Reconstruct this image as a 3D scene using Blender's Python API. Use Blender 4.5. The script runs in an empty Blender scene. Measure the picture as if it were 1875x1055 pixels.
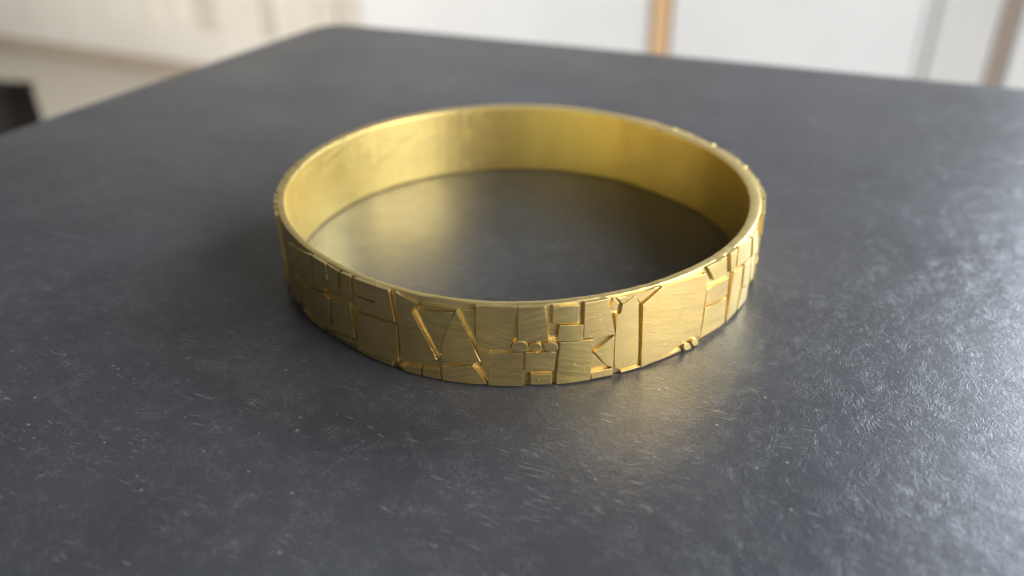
import bpy, bmesh, math, random
from mathutils import Vector, Matrix, noise

# ------------------------------------------------------------------ camera
scene = bpy.context.scene
MM = 0.001
cam_data = bpy.data.cameras.new("camera")
cam_data.sensor_width = 36.0
cam_data.lens = 1498.97 / 1875 * 36.0
cam_data.clip_start = 0.005
cam_data.clip_end = 50.0
camera = bpy.data.objects.new("camera", cam_data)
scene.collection.objects.link(camera)
right = Vector((0.99993775, 0.0027946, -0.01080169))
up = Vector((0.0079816, 0.49730647, 0.86753822))
fwd = Vector((-0.00779617, 0.86757044, -0.49725321))
camera.matrix_world = Matrix((
    (right.x, up.x, -fwd.x, 0.0),
    (right.y, up.y, -fwd.y, -0.10595940),
    (right.z, up.z, -fwd.z, 0.05414623),
    (0, 0, 0, 1)))
cam_data.dof.use_dof = True
cam_data.dof.focus_distance = 0.0875
cam_data.dof.aperture_fstop = 15.5
scene.camera = camera

# ------------------------------------------------------------------ room light
world = bpy.data.worlds.new("World")
scene.world = world
world.use_nodes = True
bg = world.node_tree.nodes["Background"]
bg.inputs["Color"].default_value = (0.88, 0.94, 1.0, 1)
bg.inputs["Strength"].default_value = 0.115

def area_light(name, loc, target, sx, sy, watts, colour):
    d = bpy.data.lights.new(name, 'AREA')
    d.shape = 'RECTANGLE'; d.size = sx; d.size_y = sy
    d.energy = watts; d.color = colour
    o = bpy.data.objects.new(name, d)
    scene.collection.objects.link(o)
    o.location = loc
    o.rotation_euler = (Vector(target) - Vector(loc)).to_track_quat('-Z', 'Y').to_euler()
    return o

# daylight: two windows along the wall to the right of the table; then two added fill lamps
area_light("right_window_light", (1.06, -0.44, 0.44), (0, 0, 0), 1.25, 0.8, 45.0, (1.0, 0.97, 0.94))
area_light("back_right_window_light", (1.15, 0.85, 0.54), (0, 0, 0), 0.6, 0.9, 40.0, (0.78, 0.88, 1.0))
area_light("back_left_wall_fill", (-1.5, 1.0, -0.05), (-1.7, 2.4, -0.5), 1.0, 0.9, 24.0, (1.0, 0.95, 0.88))  # added fill lamp, not a window; brightens the back-left wall
area_light("front_left_fill", (-0.35, -1.15, 0.38), (0, 0, 0), 1.0, 0.7, 1.4, (1.0, 0.94, 0.86))  # added weak fill, lifts the left and front plates

scene.view_settings.view_transform = 'Standard'
scene.view_settings.look = 'None'
scene.view_settings.exposure = 0.14
scene.view_settings.gamma = 1.0
scene.cycles.use_denoising = True
scene.cycles.max_bounces = 7
scene.cycles.caustics_reflective = True
scene.cycles.blur_glossy = 0.3

# ------------------------------------------------------------------ helpers
def link(o, parent=None):
    scene.collection.objects.link(o)
    if parent: o.parent = parent
    return o

def mesh_object(name, bm, mat, parent=None, angle=35):
    me = bpy.data.meshes.new(name)
    bmesh.ops.recalc_face_normals(bm, faces=bm.faces)
    bm.to_mesh(me); bm.free()
    me.polygons.foreach_set("use_smooth", [True] * len(me.polygons))
    me.set_sharp_from_angle(angle=math.radians(angle))
    me.materials.append(mat)
    return link(bpy.data.objects.new(name, me), parent)

def tag(o, label=None, cat=None, group=None, kind=None):
    if label: o["label"] = label
    if cat: o["category"] = cat
    if group: o["group"] = group
    if kind: o["kind"] = kind
    return o

class Nodes:
    def __init__(self, name):
        self.mat = bpy.data.materials.new(name); self.mat.use_nodes = True
        self.t = self.mat.node_tree
        self.bsdf = self.t.nodes["Principled BSDF"]
    def new(self, kind, **kw):
        n = self.t.nodes.new(kind)
        for k, v in kw.items():
            if hasattr(n, k): setattr(n, k, v)
        return n
    def link(self, a, b): self.t.links.new(a, b)
    def val(self, sock, v):
        if isinstance(v, bpy.types.NodeSocket): self.link(v, sock)
        else: sock.default_value = v
    def math(self, op, a, b=0.0, clamp=False):
        n = self.new('ShaderNodeMath', operation=op, use_clamp=clamp)
        self.val(n.inputs[0], a); self.val(n.inputs[1], b)
        return n.outputs[0]
    def noise(self, vec, scale, detail=3, rough=0.5, dist=0.0):
        n = self.new('ShaderNodeTexNoise')
        self.link(vec, n.inputs['Vector'])
        n.inputs['Scale'].default_value = scale; n.inputs['Detail'].default_value = detail
        n.inputs['Roughness'].default_value = rough; n.inputs['Distortion'].default_value = dist
        return n.outputs['Fac']
    def ramp(self, fac, lo, hi, a=0.0, b=1.0):
        n = self.new('ShaderNodeMapRange', clamp=True)
        self.val(n.inputs[0], fac)
        for i, v in enumerate((lo, hi, a, b)): self.val(n.inputs[i + 1], v)
        return n.outputs[0]
    def mapping(self, vec, scale=(1, 1, 1), rot=(0, 0, 0), loc=(0, 0, 0)):
        n = self.new('ShaderNodeMapping')
        self.link(vec, n.inputs[0])
        n.inputs['Location'].default_value = loc
        n.inputs['Rotation'].default_value = rot
        n.inputs['Scale'].default_value = scale
        return n.outputs[0]
    def mix(self, fac, a, b):
        n = self.new('ShaderNodeMix', data_type='RGBA')
        self.val(n.inputs['Factor'], fac)
        for k, v in ((6, a), (7, b)):
            if isinstance(v, bpy.types.NodeSocket): self.link(v, n.inputs[k])
            else: n.inputs[k].default_value = (*v, 1)
        return n.outputs[2]
    def bump(self, height, strength, dist, normal=None):
        n = self.new('ShaderNodeBump')
        self.link(height, n.inputs['Height'])
        n.inputs['Strength'].default_value = strength
        n.inputs['Distance'].default_value = dist
        if normal: self.link(normal, n.inputs['Normal'])
        return n.outputs[0]

# ------------------------------------------------------------------ materials
def gold_material(name, rough, brush, ca, cb, wave, vary=0.055):
    m = Nodes(name)
    obj = m.new('ShaderNodeTexCoord').outputs['Object']
    info = m.new('ShaderNodeObjectInfo')
    sep = m.new('ShaderNodeSeparateXYZ'); m.link(obj, sep.inputs[0])
    ang = m.math('MULTIPLY', m.math('ARCTAN2', sep.outputs[1], sep.outputs[0]), 0.033)
    comb = m.new('ShaderNodeCombineXYZ')
    m.link(ang, comb.inputs[0]); m.link(sep.outputs[2], comb.inputs[1])
    m.link(m.math('MULTIPLY', info.outputs['Random'], 0.05), comb.inputs[2])
    rot = m.new('ShaderNodeVectorRotate', rotation_type='Z_AXIS')
    m.link(comb.outputs[0], rot.inputs['Vector'])
    m.link(m.ramp(info.outputs['Random'], 0, 1, -0.35, 0.35), rot.inputs['Angle'])
    cyl = rot.outputs[0]
    fine = m.noise(m.mapping(cyl, (450, 9000, 1)), 1.0, 4, 0.65)
    streak = m.noise(m.mapping(cyl, (120, 2600, 1)), 1.0, 3, 0.6)
    patch = m.noise(obj, 260.0, 4, 0.6)
    broad = m.noise(obj, 90.0, 2, 0.5)
    pits = m.ramp(m.noise(obj, 2600.0, 2, 0.5), 0.66, 0.74)
    col = m.mix(m.ramp(patch, 0.35, 0.7), ca, cb)
    col = m.mix(m.ramp(m.noise(obj, 420.0, 3, 0.6), 0.55, 0.8, 0.0, 0.45), col, (0.74, 0.52, 0.25))
    tint = m.new('ShaderNodeMix', data_type='RGBA', blend_type='MULTIPLY')
    tint.inputs['Factor'].default_value = 1.0
    m.link(col, tint.inputs[6]); m.link(info.outputs['Color'], tint.inputs[7])
    m.link(tint.outputs[2], m.bsdf.inputs['Base Color'])
    m.bsdf.inputs['Metallic'].default_value = 1.0
    r = m.math('ADD', m.ramp(patch, 0.3, 0.75, rough - vary, rough + vary), m.ramp(streak, 0.3, 0.7, -0.04, 0.05))
    m.link(r, m.bsdf.inputs['Roughness'])
    n = m.bump(broad, wave, 0.0009)
    n = m.bump(fine, brush, 0.00003, n)
    n = m.bump(streak, 0.22, 0.00005, n)
    n = m.bump(pits, 0.4, 0.00004, n)
    m.link(n, m.bsdf.inputs['Normal'])
    return m.mat

GOLD = gold_material("brushed_gold", 0.40, 0.45, (0.80, 0.63, 0.265), (0.73, 0.56, 0.22), 0.14)
GOLD_IN = gold_material("worn_gold_inside", 0.37, 0.45, (0.80, 0.65, 0.25), (0.75, 0.60, 0.22), 0.02, 0.03)
GOLD_GROOVE_SHADE = gold_material("gold_painted_groove_shade", 0.52, 0.4, (0.54, 0.43, 0.22), (0.42, 0.33, 0.16), 0.05)  # darker gold paints shade into the grooves between the plates

def table_material():
    m = Nodes("black_worn_tabletop")
    obj = m.new('ShaderNodeTexCoord').outputs['Object']
    # curly fine wrinkles of the coating
    warp = m.new('ShaderNodeTexNoise'); m.link(obj, warp.inputs['Vector'])
    warp.inputs['Scale'].default_value = 260; warp.inputs['Detail'].default_value = 2
    wadd = m.new('ShaderNodeVectorMath', operation='MULTIPLY_ADD')
    m.link(warp.outputs['Color'], wadd.inputs[0])
    wadd.inputs[1].default_value = (0.006, 0.006, 0.0); m.link(obj, wadd.inputs[2])
    wv = wadd.outputs[0]
    n1 = m.noise(wv, 950, 1, 0.5, 0.25)
    ridge = m.ramp(m.math('ABSOLUTE', m.math('SUBTRACT', n1, 0.5)), 0.0, 0.045, 1.0, 0.0)
    n2 = m.noise(wv, 2200, 2, 0.55, 0.4)
    ridge2 = m.ramp(m.math('ABSOLUTE', m.math('SUBTRACT', n2, 0.5)), 0.0, 0.08, 1.0, 0.0)
    grain = m.noise(obj, 3200, 3, 0.6)
    soft = m.noise(obj, 60, 3, 0.5)
    # scratches: long thin stretched noise in a few directions
    sadd = m.new('ShaderNodeVectorMath', operation='MULTIPLY_ADD')
    m.link(warp.outputs['Color'], sadd.inputs[0])
    sadd.inputs[1].default_value = (0.0012, 0.0012, 0.0); m.link(obj, sadd.inputs[2])
    sv = sadd.outputs[0]
    scr = None
    for a, k, thr in ((0.5, 1.0, 0.70), (-0.25, 1.5, 0.70), (1.9, 0.8, 0.71), (1.2, 1.9, 0.70), (2.7, 1.2, 0.71)):
        s = m.noise(m.mapping(sv, (260 * k, 5200 * k, 1), (0, 0, a), (a, k, 0)), 1.0, 1, 0.4)
        g = m.ramp(m.noise(m.mapping(obj, (1, 1, 1), (0, 0, a), (k, a, a)), 210, 3, 0.6), 0.54, 0.68)
        s = m.math('MULTIPLY', m.ramp(s, thr, thr + 0.06), g)
        scr = s if scr is None else m.math('MAXIMUM', scr, s)
    # a few long hairline scratches
    for a, k in ((0.42, 1.0), (-0.62, 1.3), (2.2, 0.8)):
        s = m.noise(m.mapping(sv, (45, 3800 * k, 1), (0, 0, a), (k, a, 0)), 1.0, 0, 0.4)
        g = m.ramp(m.noise(m.mapping(obj, (1, 1, 1), (0, 0, a), (a, k, k)), 60, 2, 0.5), 0.56, 0.66)
        scr = m.math('MAXIMUM', scr, m.math('MULTIPLY', m.ramp(s, 0.80, 0.87), m.math('MULTIPLY', g, 0.5)))
    vor = m.new('ShaderNodeTexVoronoi'); m.link(obj, vor.inputs['Vector'])
    vor.inputs['Scale'].default_value = 620
    speck = m.math('MULTIPLY', m.ramp(vor.outputs['Distance'], 0.03, 0.13, 1.0, 0.0),
                   m.ramp(m.noise(obj, 480, 1), 0.57, 0.65))
    marks = m.math('MAXIMUM', scr, speck)
    base = m.mix(m.ramp(soft, 0.3, 0.7), (0.035, 0.0365, 0.042), (0.047, 0.049, 0.056))
    n3 = m.noise(sv, 2300, 2, 0.6, 0.8)
    hair = m.math('MULTIPLY', m.ramp(m.math('ABSOLUTE', m.math('SUBTRACT', n3, 0.5)), 0.0, 0.035, 1.0, 0.0),
                  m.ramp(m.noise(obj, 420, 4, 0.7), 0.46, 0.68))
    base = m.mix(m.math('MULTIPLY', hair, 0.75), base, (0.15, 0.15, 0.155))
    col = m.mix(m.math('MULTIPLY', marks, 0.72), base, (0.27, 0.27, 0.28))
    m.link(col, m.bsdf.inputs['Base Color'])
    m.bsdf.inputs['Specular IOR Level'].default_value = 0.31
    m.link(m.math('ADD', m.ramp(m.noise(m.mapping(obj, (1, 2.2, 1), (0, 0, 0.6)), 28, 4, 0.6), 0.3, 0.7, 0.30, 0.37), m.ramp(grain, 0.3, 0.7, -0.03, 0.04)), m.bsdf.inputs['Roughness'])
    h = m.math('ADD', m.math('MULTIPLY', ridge, 0.6), m.math('MULTIPLY', ridge2, 0.4))
    h = m.math('MULTIPLY', h, m.ramp(m.noise(obj, 130, 3, 0.6), 0.3, 0.7, 0.5, 1.0))
    n = m.bump(h, 0.40, 0.00005)
    n = m.bump(grain, 0.4, 0.00004, n)
    n = m.bump(scr, 0.5, 0.00006, n)
    m.link(n, m.bsdf.inputs['Normal'])
    return m.mat

def paint_material(name, a, b, rough=0.6, scale=6.0):
    m = Nodes(name)
    obj = m.new('ShaderNodeTexCoord').outputs['Object']
    f = m.noise(obj, scale, 4, 0.6)
    m.link(m.mix(m.ramp(f, 0.3, 0.7), a, b), m.bsdf.inputs['Base Color'])
    m.bsdf.inputs['Roughness'].default_value = rough
    m.link(m.bump(m.noise(obj, scale * 60, 2), 0.15, 0.001), m.bsdf.inputs['Normal'])
    return m.mat

def wood_material(name, a, b):
    m = Nodes(name)
    obj = m.new('ShaderNodeTexCoord').outputs['Object']
    g = m.noise(m.mapping(obj, (90, 90, 4)), 1.0, 4, 0.6, 0.8)
    m.link(m.mix(m.ramp(g, 0.3, 0.7), a, b), m.bsdf.inputs['Base Color'])
    m.bsdf.inputs['Roughness'].default_value = 0.5
    m.link(m.bump(g, 0.2, 0.001), m.bsdf.inputs['Normal'])
    return m.mat

TABLE = table_material()
CREAM = paint_material("cream_wall_paint", (0.72, 0.69, 0.63), (0.78, 0.75, 0.70))
WHITE = paint_material("white_door_paint", (0.72, 0.73, 0.74), (0.77, 0.78, 0.79), 0.45)
PALE = paint_material("pale_slat_paint", (0.72, 0.68, 0.60), (0.78, 0.73, 0.65), 0.5)
GREYED = paint_material("greyed_slat_paint", (0.55, 0.52, 0.44), (0.62, 0.59, 0.51), 0.5)
GREY = paint_material("soft_grey_paint", (0.62, 0.62, 0.62), (0.68, 0.68, 0.68), 0.5)
SKIRT = paint_material("tan_skirting_paint", (0.42, 0.35, 0.27), (0.48, 0.40, 0.32))
FLOOR = wood_material("pale_floor_boards", (0.56, 0.51, 0.42), (0.64, 0.59, 0.50))
OAK = wood_material("orange_oak", (0.66, 0.42, 0.22), (0.74, 0.50, 0.28))
BROWN = wood_material("grey_brown_wood", (0.34, 0.27, 0.24), (0.42, 0.34, 0.30))
BLACK = paint_material("black_lacquer", (0.006, 0.005, 0.004), (0.012, 0.010, 0.009), 0.95)
BLACK.node_tree.nodes["Principled BSDF"].inputs["Specular IOR Level"].default_value = 0.1
STEEL = paint_material("black_steel", (0.02, 0.02, 0.022), (0.03, 0.03, 0.032), 0.45)

# ------------------------------------------------------------------ room behind the table
FLOOR_Z = -0.72
def box(bm, x0, x1, y0, y1, z0, z1, bevel=0.0):
    r = bmesh.ops.create_cube(bm, size=1.0)
    vs = r['verts']
    for v in vs:
        v.co = Vector(((x0 + x1) / 2 + v.co.x * (x1 - x0), (y0 + y1) / 2 + v.co.y * (y1 - y0), (z0 + z1) / 2 + v.co.z * (z1 - z0)))
    if bevel:
        es = list({e for v in vs for e in v.link_edges})
        bmesh.ops.bevel(bm, geom=es, offset=bevel, segments=2, affect='EDGES')

bm = bmesh.new(); box(bm, -5, 3.5, -2, 5.5, FLOOR_Z - 0.05, FLOOR_Z)
tag(mesh_object("floor", bm, FLOOR), kind="structure")

# wall frame: s runs along the wall to the right, n points into the room
WALL_P = Vector((-1.197, 2.798, FLOOR_Z))
WALL_D = Vector((1.0, -0.5, 0)).normalized()
WALL_M = Matrix.Translation(WALL_P) @ Matrix.Rotation(math.atan2(WALL_D.y, WALL_D.x), 4, 'Z')
def wall_part(name, s0, s1, n0, n1, z0, z1, mat, parent=None, bevel=0.004):
    bm = bmesh.new(); box(bm, s0, s1, -n1, -n0, z0, z1, bevel)
    o = mesh_object(name, bm, mat, parent)
    if parent is None: o.matrix_world = WALL_M
    return o
def wall_thing(name):
    o = link(bpy.data.objects.new(name, None)); o.matrix_world = WALL_M
    return o
def wall_s(px):          # where the photo's column meets the wall
    px += 49 * (1700 - px) / 1050
    dirs = -0.6305 + px * (1.2505 / 1875)
    d = Vector((dirs, 1.027, 0)); o = Vector((0, -0.106, 0))
    n = Vector((WALL_D.y, -WALL_D.x, 0)) * -1
    t = (WALL_P - o).dot(n) / d.dot(n)
    return (o + d * t - Vector((WALL_P.x, WALL_P.y, 0))).dot(WALL_D)

w = tag(wall_part("wall", -4.0, 3.6, -0.12, 0.0, 0.0, 2.4, CREAM), kind="structure")
wall_part("skirting_board", -4.0, wall_s(640), 0.0, 0.018, 0.0, 0.045, SKIRT, w)

slats = tag(wall_thing("slatted_panel"), "pale upright slats on the wall at upper left, out of focus", "panel")
for px, wd in ((215, 24), (262, 16), (318, 30), (352, 14), (392, 20), (436, 22), (480, 14), (520, 24), (560, 18), (604, 22)):
    wall_part("slat", wall_s(px - wd / 2), wall_s(px + wd / 2), 0.0005, 0.006 + wd * 0.0004, 0.17, 1.0, (PALE, GREYED, PALE, GREYED, CREAM)[int(px) % 5], slats, 0.003)
wall_part("rail", wall_s(200), wall_s(618), 0.0005, 0.012, 0.3, 0.34, PALE, slats)

cup = tag(wall_thing("cupboard"), "white cupboard with tall plain doors and an orange wooden strip behind the table", "cupboard")
wall_part("carcass", wall_s(642), 3.3, 0.0, 0.10, 0.0, 1.9, GREYED, cup)
for a, b in ((660, 1193), (1232, 1688), (1712, 1826), (1862, 2300)):
    panel = wall_part("door_panel", wall_s(a), wall_s(b), 0.101, 0.125, 0.004, 1.88, GREY if a == 1712 else WHITE, cup, 0.005)
wall_part("corner_strip", wall_s(1829), wall_s(1852), 0.101, 0.13, 0.004, 1.88, BROWN, cup)
wall_part("wooden_strip", wall_s(1199), wall_s(1227), 0.101, 0.135, 0.004, 1.88, OAK, cup)
wall_part("edge_strip", wall_s(642), wall_s(656), 0.101, 0.112, 0.004, 1.88, PALE, cup)
wall_part("filler_strip", wall_s(1691), wall_s(1709), 0.101, 0.115, 0.004, 1.88, WHITE, cup)

boxm = Matrix.Translation(Vector((-1.199, 1.778, FLOOR_Z))) @ Matrix.Rotation(math.radians(-10), 4, 'Z')
dark = link(bpy.data.objects.new("black_box", None)); dark.matrix_world = boxm
tag(dark, "black box standing on the floor at the far left, mostly out of frame", "box")
bm = bmesh.new(); box(bm, -0.55, 0.0, 0.0, 0.10, 0.012, 0.215, 0.006); mesh_object("body", bm, BLACK, dark)
bm = bmesh.new(); box(bm, -0.553, 0.003, -0.003, 0.103, 0.2155, 0.23, 0.004); mesh_object("lid", bm, BLACK, dark)
for fx in (-0.5, -0.05):
    for fy in (0.025, 0.075):
        bm = bmesh.new(); box(bm, fx - 0.02, fx + 0.02, fy - 0.02, fy + 0.02, 0.0, 0.0118, 0.002); mesh_object("foot", bm, BLACK, dark)

# ------------------------------------------------------------------ table
table = link(bpy.data.objects.new("table", None))
table.location = (-0.0592, 0.1572, FLOOR_Z)
table.rotation_euler = (0, 0, math.radians(-24.2))
tag(table, "black worn table with a rounded corner under the gold bangle", "table")
TW, TD, TH, CR = 0.46, 0.46, 0.022, 0.010
bm = bmesh.new()
pts = []
for cx, cy, a0 in ((TW - CR, -CR, 0), (CR, -CR, 90), (CR, -TD + CR, 180), (TW - CR, -TD + CR, 270)):
    for k in range(25):
        a = math.radians(a0 + 90 * k / 24)
        pts.append((cx + CR * math.cos(a), cy + CR * math.sin(a)))
prof = [(0.0, -TH)] + [(0.0, -0.0025)] + [(0.0025 - 0.0025 * math.cos(t), -0.0025 + 0.0025 * math.sin(t)) for t in [math.pi / 2 * i / 6 for i in range(1, 7)]]
rings = []
mid = Vector((TW / 2, -TD / 2))
for off, z in prof:
    ring = []
    for x, y in pts:
        qx = min(max(x, CR), TW - CR); qy = min(max(y, -TD + CR), -CR)
        d = Vector((x - qx, y - qy)); d.normalize()
        ring.append(bm.verts.new((x - d.x * off, y - d.y * off, -FLOOR_Z + z)))
    rings.append(ring)
n = len(pts)
for a, b in zip(rings, rings[1:]):
    for i in range(n): bm.faces.new((a[i], a[(i + 1) % n], b[(i + 1) % n], b[i]))
bm.faces.new(rings[-1]); bm.faces.new(list(reversed(rings[0])))
mesh_object("tabletop", bm, TABLE, table, 25)
for lx in (0.05, TW - 0.05):
    for ly in (-0.05, -TD + 0.05):
        bm = bmesh.new()
        bmesh.ops.create_cone(bm, cap_ends=True, segments=20, radius1=0.011, radius2=0.016, depth=-FLOOR_Z - TH - 0.0005)
        bmesh.ops.translate(bm, verts=bm.verts, vec=(lx, ly, (-FLOOR_Z - TH - 0.0005) / 2))
        mesh_object("leg", bm, STEEL, table)

# ------------------------------------------------------------------ bangle
def r_out(t):           # outer radius over the plates, slightly out of round
    c, s = math.cos, math.sin
    return 33.0 * (1 - 0.0044 * c(2*t) - 0.0061 * s(2*t) + 0.0031 * c(3*t) + 0.0030 * s(3*t) + 0.0048 * c(4*t) - 0.0004 * s(4*t)
                   - 0.0003 * c(5*t) - 0.0020 * s(5*t) + 0.0019 * s(6*t))
def thick(t):
    return 1.78 + 0.29 * math.cos(t) + 0.68 * math.sin(t) - 0.053 * math.cos(2*t) + 0.117 * math.sin(2*t)
def height(t):
    return 10.81 - 0.177 * math.cos(t) + 0.47 * math.sin(t)
PLATE = 0.42            # how far the tallest plates stand off the band
LIFT = 0.06             # the band rests a hair above the table on its rounded edge

bangle = link(bpy.data.objects.new("bangle", None))
bangle.location = (0, 0, 0)
tag(bangle, "round gold bangle covered with a mosaic of raised geometric plates, lying on the black table", "bangle")

# shallow tool marks on the inside: angle, height, half sizes, slope, depth
DENTS = [(127, 7.2, 3.0, 0.25, -0.12, 0.06), (134, 6.4, 3.5, 0.22, -0.13, -0.055), (175, 6.2, 3.0, 0.35, -0.28, 0.06), (84, 5, 5, 0.3, 0.0, 0.015), (70, 3, 6, 0.3, 0.02, 0.015), (76, 7, 6, 0.3, 0.01, 0.015)]
bm = bmesh.new()
SEG = 720
rings = []
for i in range(SEG):
    t = 2 * math.pi * i / SEG
    ro = r_out(t) - PLATE; ri = r_out(t) - thick(t)
    hh = height(t)
    wob = 0.05 * noise.noise(Vector((math.cos(t) * 5, math.sin(t) * 5, 1.3))) + 0.05 * noise.noise(Vector((math.cos(t) * 28, math.sin(t) * 28, 4.3)))
    wob -= 0.10 * max(0.0, noise.noise(Vector((math.cos(t) * 60, math.sin(t) * 60, 9.1))) - 0.42)
    for m0, m1 in ((22.0, 56.0),):     # the strip was bent in short flats here
        if m0 <= math.degrees(t) <= m1:
            hw = math.radians(m1 - m0) / 2; tm = math.radians((m0 + m1) / 2)
            ri += 0.22 * (ri * math.cos(hw) / math.cos(t - tm) - ri)
    ri += 0.10 * noise.noise(Vector((math.cos(t) * 3.1, math.sin(t) * 3.1, 7.7)))
    ri += 0.03 * noise.noise(Vector((math.cos(t) * 24, math.sin(t) * 24, 2.2)))
    c = 0.08; cb = 0.22
    sec = []
    for (rr, zz, a0, c_) in ((ri + cb, cb, 180, cb), (ro - cb, cb, 270, cb), (ro - c, hh - c, 0, c), (ri + c, hh - c, 90, c)):
        for k in range(4):
            a = math.radians(a0 + 30 * k)
            sec.append((rr + c_ * math.cos(a), zz + c_ * math.sin(a)))
    # a few points up the inside wall so it can carry slight hammer dents
    inner = []
    for k in range(1, 28):
        z = hh - c - (hh - c - cb) * k / 28
        d = 0.012 * noise.noise(Vector((math.cos(t) * 7, math.sin(t) * 7, z * 0.08))) + 0.006 * noise.noise(Vector((math.cos(t) * 20, math.sin(t) * 20, z * 0.5)))
        for dt, dz, lt, lz, sk, amp in DENTS:
            u = (math.degrees(t) - dt); w_ = z - dz - sk * u
            if abs(u) < 4 * lt and abs(w_) < 4 * lz: d += amp * math.exp(-(u / lt) ** 2 - (w_ / lz) ** 2)
        inner.append((ri + d, z))
    sec += inner
    rings.append([bm.verts.new((r * math.cos(t) * MM, r * math.sin(t) * MM, (z + wob * (z > 5)) * MM)) for r, z in sec])
k = len(rings[0])
for i in range(SEG):
    a, b = rings[i], rings[(i + 1) % SEG]
    for j in range(k): bm.faces.new((a[j], b[j], b[(j + 1) % k], a[(j + 1) % k]))
band = mesh_object("band", bm, GOLD_IN, bangle, 22)
band.data.materials.append(GOLD_GROOVE_SHADE); band.data.materials.append(GOLD)
for p in band.data.polygons:      # the outside of the strip: shade between the plates painted in as darker gold
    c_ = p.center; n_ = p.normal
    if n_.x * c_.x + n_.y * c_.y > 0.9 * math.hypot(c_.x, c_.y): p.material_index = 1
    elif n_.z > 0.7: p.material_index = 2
band.color = (1, 1, 1, 1)

rng = random.Random(5)
def add_plate(level, outline, name="plate", colour=(1, 1, 1, 1), bevel=0.045, tilt=0.012):
    """outline: (angle in degrees, height in mm) round one soldered plate; it follows the curve of the band"""
    R0 = 33.0
    level *= 0.93
    q = [(math.radians(a) * R0, min(max(z, 0.24), height(math.radians(a)) - 0.03)) for a, z in outline]
    area = sum(q[i][0] * q[(i + 1) % len(q)][1] - q[(i + 1) % len(q)][0] * q[i][1] for i in range(len(q)))
    if area < 0: q.reverse()
    sc = sum(p[0] for p in q) / len(q); zc = sum(p[1] for p in q) / len(q)
    # the plates nearly touch: grow the outline by a hair
    G = 0.06 if name == "plate" else 0.0; big = []
    for i, p in enumerate(q):
        a, b = q[i - 1], q[(i + 1) % len(q)]
        d1 = Vector((p[0] - a[0], p[1] - a[1])).normalized(); d2 = Vector((b[0] - p[0], b[1] - p[1])).normalized()
        n1 = Vector((d1.y, -d1.x)); n2 = Vector((d2.y, -d2.x)); nn = n1 + n2
        k = G / max(0.45, 1 + n1.dot(n2))
        big.append((p[0] + nn.x * k, min(max(p[1] + nn.y * k, 0.2), height(p[0] / R0) - 0.02)))
    q = big
    # hand-cut edges: break long sides and let them wander
    fine = []
    for i, p in enumerate(q):
        p2 = q[(i + 1) % len(q)]
        L = math.hypot(p2[0] - p[0], p2[1] - p[1]); m = max(1, int(L / 1.5)) if name == "plate" else 1
        fine.append(p)
        for j in range(1, m):
            f = j / m; w = rng.uniform(-0.045, 0.045)
            fine.append((p[0] + (p2[0] - p[0]) * f - (p2[1] - p[1]) / L * w, p[1] + (p2[1] - p[1]) * f + (p2[0] - p[0]) / L * w))
    bm = bmesh.new()
    bot = [bm.verts.new((s, z, -0.12)) for s, z in fine]
    top = [bm.verts.new((s, z, level)) for s, z in fine]
    face = bm.faces.new(top)
    bm.faces.new(list(reversed(bot)))
    for i in range(len(fine)):
        j = (i + 1) % len(fine); bm.faces.new((bot[i], bot[j], top[j], top[i]))
    bmesh.ops.bevel(bm, geom=list(face.edges), offset=min(bevel, level * 0.4), offset_type='OFFSET', segments=2, profile=0.6, affect='EDGES', clamp_overlap=True)
    s0 = min(v.co.x for v in bm.verts); s1 = max(v.co.x for v in bm.verts)
    cut = s0 + 0.9
    while cut < s1 - 0.2:
        bmesh.ops.bisect_plane(bm, geom=bm.verts[:] + bm.edges[:] + bm.faces[:], plane_co=(cut, 0, 0), plane_no=(1, 0, 0), dist=1e-5)
        cut += 0.9
    tx, tz = rng.uniform(-tilt, tilt), rng.uniform(-tilt, tilt)
    for v in bm.verts:
        s, z, d = v.co
        if d > 0: d += tx * (s - sc) + tz * (z - zc)
        t = s / R0
        r = r_out(t) - PLATE + d
        v.co = Vector((r * math.cos(t) * MM, r * math.sin(t) * MM, z * MM))
    o = mesh_object(name, bm, GOLD, bangle, 11)
    o.color = colour
    return o

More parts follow.
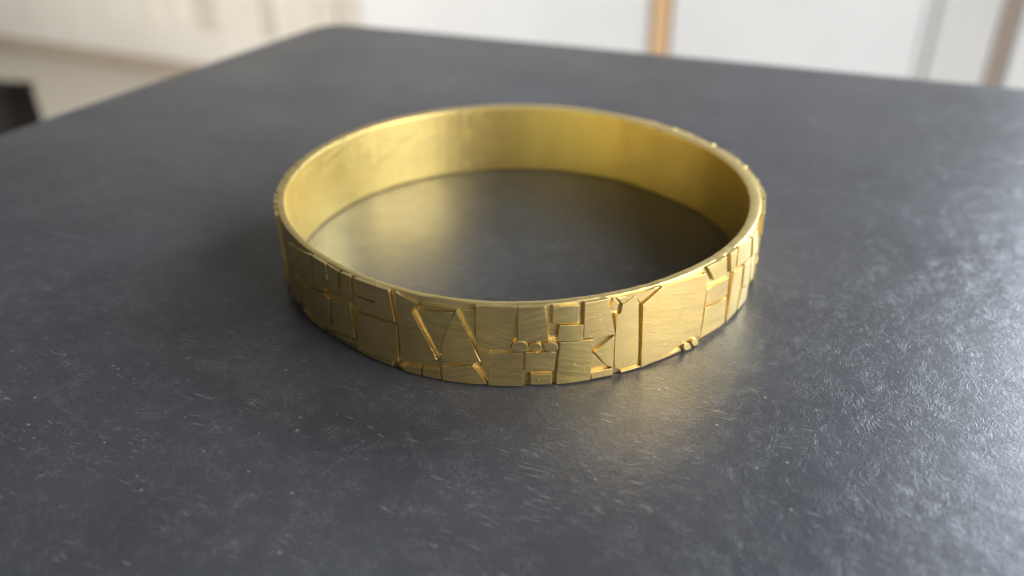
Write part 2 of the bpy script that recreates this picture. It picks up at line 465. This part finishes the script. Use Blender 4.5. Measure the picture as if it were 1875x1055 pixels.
# level above the band in mm, tint, outline as (angle, height): read off the photograph
PLATES = [
(0.46,'r',[(262.45,10.41),(269.61,10.49),(268.65,6.14),(268.52,5.11),(264.39,5.03),(264.19,0.41),(262.81,4.13),(262.18,5.63)]),
(0.30,'n',[(259.73,9.63),(262.07,9.68),(261.98,6.19)]),
(0.16,'n',[(269.71,9.67),(268.91,6.20),(269.63,6.20)]),
(0.52,'n',[(270.05,10.34),(274.62,10.22),(275.33,6.04),(269.91,6.16)]),
(0.48,'n',[(276.30,10.14),(280.91,9.93),(280.78,7.88),(276.29,8.13)]),
(0.56,'n',[(277.50,7.78),(281.82,7.52),(281.73,5.63),(277.17,5.93)]),
(0.15,'n',[(275.73,7.97),(276.87,7.91),(276.82,6.15),(275.66,6.61)]),
(0.52,'n',[(282.10,10.19),(286.28,10.24),(288.23,5.62),(282.16,5.88)]),
(0.44,'n',[(264.47,4.44),(270.52,4.47),(270.71,0.21),(264.32,0.13)]),
(0.46,'n',[(271.41,4.59),(276.79,4.40),(276.39,2.03),(271.30,2.19)]),
(0.50,'n',[(272.27,1.67),(276.07,1.54),(276.09,0.32),(272.27,0.46)]),
(0.54,'n',[(277.71,5.63),(283.86,5.48),(283.56,-0.19),(277.09,0.15)]),
(0.50,'n',[(288.19,5.42),(288.23,1.24),(286.76,1.86),(284.46,3.71)]),
(0.22,'n',[(284.05,3.37),(286.23,1.79),(283.76,1.87)]),
(0.46,'n',[(283.86,1.05),(288.13,1.07),(288.21,-0.17),(284.04,-0.10)]),
(0.50,'n',[(288.39,8.05),(289.49,8.04),(289.58,9.08),(292.07,9.85),(292.83,8.80),(293.65,0.84),(289.90,0.80),(288.75,1.12)]),
(0.30,'n',[(287.83,9.94),(288.81,9.35),(288.23,8.55),(287.31,9.00)]),
(0.46,'n',[(290.23,0.37),(294.39,0.33),(294.59,0.02),(290.33,-0.14)]),
(0.38,'n',[(288.75,9.96),(297.50,10.20),(293.46,8.88),(292.09,10.02),(289.63,9.24)]),
(0.54,'r',[(293.94,8.56),(298.11,10.07),(309.57,9.64),(310.24,8.02),(310.14,1.20),(307.09,1.56),(303.74,1.27),(299.57,0.59),(294.74,0.23)]),
(0.30,'n',[(295.94,-0.08),(300.21,0.11),(304.48,0.65),(305.04,0.19),(300.84,-0.24),(296.11,-0.37)]),
(0.50,'n',[(310.35,10.57),(316.50,10.53),(317.33,7.85),(313.20,7.98)]),
(0.46,'n',[(310.86,7.20),(318.51,7.04),(318.97,4.72),(311.08,5.12)]),
(0.50,'n',[(311.04,4.71),(318.86,4.23),(319.25,0.66),(310.63,0.87)]),
(0.46,'n',[(321.11,7.24),(325.58,6.82),(325.84,4.03),(325.33,0.66),(320.72,0.46)]),
(0.50,'n',[(318.29,10.29),(320.90,10.35),(321.15,7.87),(319.62,7.60)]),
(0.45,'n',[(321.88,10.33),(328.97,9.74),(330.23,6.99),(322.36,7.63)]),
(0.50,'n',[(326.84,6.77),(330.48,6.68),(332.73,2.68),(327.75,3.38)]),
(0.44,'n',[(327.09,3.21),(332.73,2.32),(332.77,0.23),(326.41,0.42)]),
(0.55,'n',[(330.02,9.73),(333.62,9.59),(337.86,5.81),(331.80,6.85)]),
(0.45,'n',[(331.80,6.50),(336.39,5.79),(338.60,1.58),(334.36,2.46)]),
(0.46,'n',[(236.57,10.42),(241.46,10.43),(241.50,8.48),(236.19,8.44)]),
(0.42,'n',[(236.19,8.07),(241.26,8.08),(241.18,6.68),(235.71,6.25)]),
(0.48,'n',[(241.85,10.45),(245.00,10.58),(245.78,6.66),(241.45,6.63)]),
(0.46,'n',[(236.16,5.95),(246.06,6.17),(245.68,1.31),(235.05,0.68)]),
(0.20,'n',[(235.57,0.28),(243.79,0.71),(243.82,0.07),(235.62,-0.24)]),
(0.44,'n',[(246.72,10.56),(251.01,9.61),(249.60,8.38),(254.22,2.84),(250.51,1.88),(246.85,1.74),(246.70,5.44)]),
(0.36,'n',[(251.04,8.87),(258.03,9.15),(255.38,4.36),(254.66,3.71)]),
(0.48,'n',[(258.70,9.35),(262.77,3.37),(261.21,2.92),(255.57,2.83),(255.33,3.90),(257.59,8.19)]),
(0.42,'n',[(245.88,0.77),(250.75,1.25),(250.58,-0.07),(247.07,0.08)]),
(0.45,'n',[(251.28,1.22),(254.44,1.58),(254.81,0.18),(251.12,-0.11)]),
(0.44,'n',[(255.40,2.10),(261.26,2.56),(262.04,2.11),(263.74,0.35),(255.30,0.03)]),
(0.36,'n',[(252.16,9.70),(258.53,9.64),(258.24,9.42),(252.24,9.34)]),
(0.44,'n',[(228.07,6.15),(234.13,6.79),(234.45,2.15),(228.50,1.72),(227.14,1.72)]),
(0.48,'n',[(219.97,5.63),(225.51,6.15),(227.35,5.77),(226.47,1.55),(223.24,1.40),(216.96,1.65)]),
(0.46,'n',[(222.81,10.56),(227.59,10.62),(227.54,8.52),(225.96,6.63),(222.40,6.15),(222.29,8.06)]),
(0.42,'n',[(228.29,10.53),(231.76,10.37),(230.71,7.59),(227.20,7.18)]),
(0.45,'n',[(232.68,10.40),(235.23,10.44),(234.73,7.69),(231.82,7.63)]),
(0.46,'n',[(210.48,9.38),(222.11,10.50),(221.58,7.89),(221.54,6.11),(217.69,5.69),(211.75,6.02),(209.07,6.97)]),
(0.42,'n',[(210.91,5.17),(214.50,4.93),(214.09,3.21),(211.40,0.99),(205.47,0.70),(203.84,2.10)]),
(0.40,'n',[(216.13,5.01),(219.00,5.19),(216.64,1.84),(213.81,2.01)]),
(0.34,'n',[(212.42,0.63),(223.11,1.07),(222.82,0.40),(214.85,0.12)]),
(0.34,'n',[(227.72,1.29),(235.33,1.74),(235.19,1.21),(228.00,0.89)]),
(0.50,'d',[(271.70,5.38),(271.58,5.10),(271.25,4.86),(270.76,4.71),(270.18,4.66),(269.60,4.72),(269.11,4.88),(268.78,5.13),(268.67,5.41),(268.79,5.69),(269.13,5.93),(269.62,6.09),(270.19,6.14),(270.77,6.08),(271.25,5.91),(271.58,5.66)]),
(0.50,'d',[(274.16,5.30),(274.08,5.08),(273.84,4.91),(273.49,4.80),(273.06,4.77),(272.64,4.82),(272.28,4.96),(272.04,5.15),(271.96,5.37),(272.04,5.59),(272.28,5.77),(272.64,5.88),(273.06,5.91),(273.48,5.85),(273.83,5.71),(274.08,5.52)]),
(0.50,'d',[(277.16,5.14),(277.07,4.89),(276.79,4.69),(276.36,4.57),(275.86,4.55),(275.36,4.63),(274.93,4.79),(274.65,5.02),(274.54,5.28),(274.64,5.53),(274.92,5.73),(275.34,5.85),(275.83,5.88),(276.33,5.80),(276.76,5.63),(277.05,5.40)]),
(0.62,'d',[(307.36,0.36),(307.32,0.14),(307.12,0.00),(306.77,-0.04),(306.34,0.02),(305.89,0.17),(305.49,0.39),(305.21,0.64),(305.07,0.90),(305.10,1.11),(305.30,1.25),(305.63,1.30),(306.05,1.24),(306.50,1.10),(306.90,0.87),(307.21,0.61)]),
(0.58,'d',[(309.65,0.45),(309.63,0.25),(309.44,0.12),(309.12,0.08),(308.71,0.13),(308.28,0.28),(307.91,0.49),(307.63,0.74),(307.49,0.98),(307.52,1.18),(307.70,1.32),(308.01,1.36),(308.40,1.31),(308.82,1.17),(309.21,0.95),(309.50,0.70)]),
]
TINT = {'n': (1.0, 1.0, 1.0), 'r': (1.0, 0.965, 0.97), 'd': (1.0, 1.0, 1.0)}
for level, kind, outline in PLATES:
    v = rng.uniform(0.94, 1.03); g = rng.uniform(0.97, 1.02)
    t = TINT[kind]
    if kind == 'd':
        add_plate(level + 0.1, outline, "disc", (t[0] * v, t[1] * v, t[2] * v, 1), 0.06, 0.0)
    else:
        add_plate(level, outline, "plate", (t[0] * v, t[1] * v * g, t[2] * v, 1))

# the mosaic goes on round the back in the same manner
a = 340.0
while a < 560.0:
    wdt = rng.uniform(4.5, 9.5)
    if a + wdt > 561: wdt = 562 - a
    hh = height(math.radians(a)) - 0.1
    cuts = [0.25]
    for _ in range(rng.choice((1, 2, 2, 3))):
        z = cuts[-1] + rng.uniform(2.4, 5.2)
        if z < hh - 2: cuts.append(z)
    cuts.append(hh)
    for z0, z1 in zip(cuts, cuts[1:]):
        g = 0.45
        sk = rng.uniform(-0.5, 0.5)
        parts = [(a, a + wdt)]
        if wdt > 6.5 and rng.random() < 0.5:
            m = a + wdt * rng.uniform(0.35, 0.65); parts = [(a, m), (m, a + wdt)]
        for p0, p1 in parts:
            add_plate(rng.uniform(0.36, 0.8 if a < 405 else 0.5), [(p0 + g, z0 + 0.12), (p1 - g, z0 + 0.12 + sk * 0.4), (p1 - g + sk * 0.5, z1 - 0.12), (p0 + g, z1 - 0.12)],
                      "plate", (rng.uniform(0.95, 1.02),) * 3 + (1,))
    a += wdt

# tiny solder granules standing out along the top of the right-hand side
for ang, dz, rad, lv in ((-4, 0.5, 0.26, 0.8), (-0.5, 0.45, 0.3, 0.9), (3, 0.6, 0.24, 0.75), (8, 0.4, 0.28, 0.85), (15, 0.5, 0.22, 0.8), (24, 0.35, 0.26, 0.9), (27, 0.5, 0.2, 0.7), (39, 0.35, 0.25, 0.9), (46, 0.4, 0.2, 0.75)):
    zc = height(math.radians(ang)) - dz * 0.6; rad *= 0.62; lv *= 0.72
    add_plate(lv, [(ang + math.degrees(rad / 33) * math.cos(k * math.pi / 6), zc + rad * math.sin(k * math.pi / 6)) for k in range(12)], "granule", (1, 1, 1, 1), 0.14, 0.0)
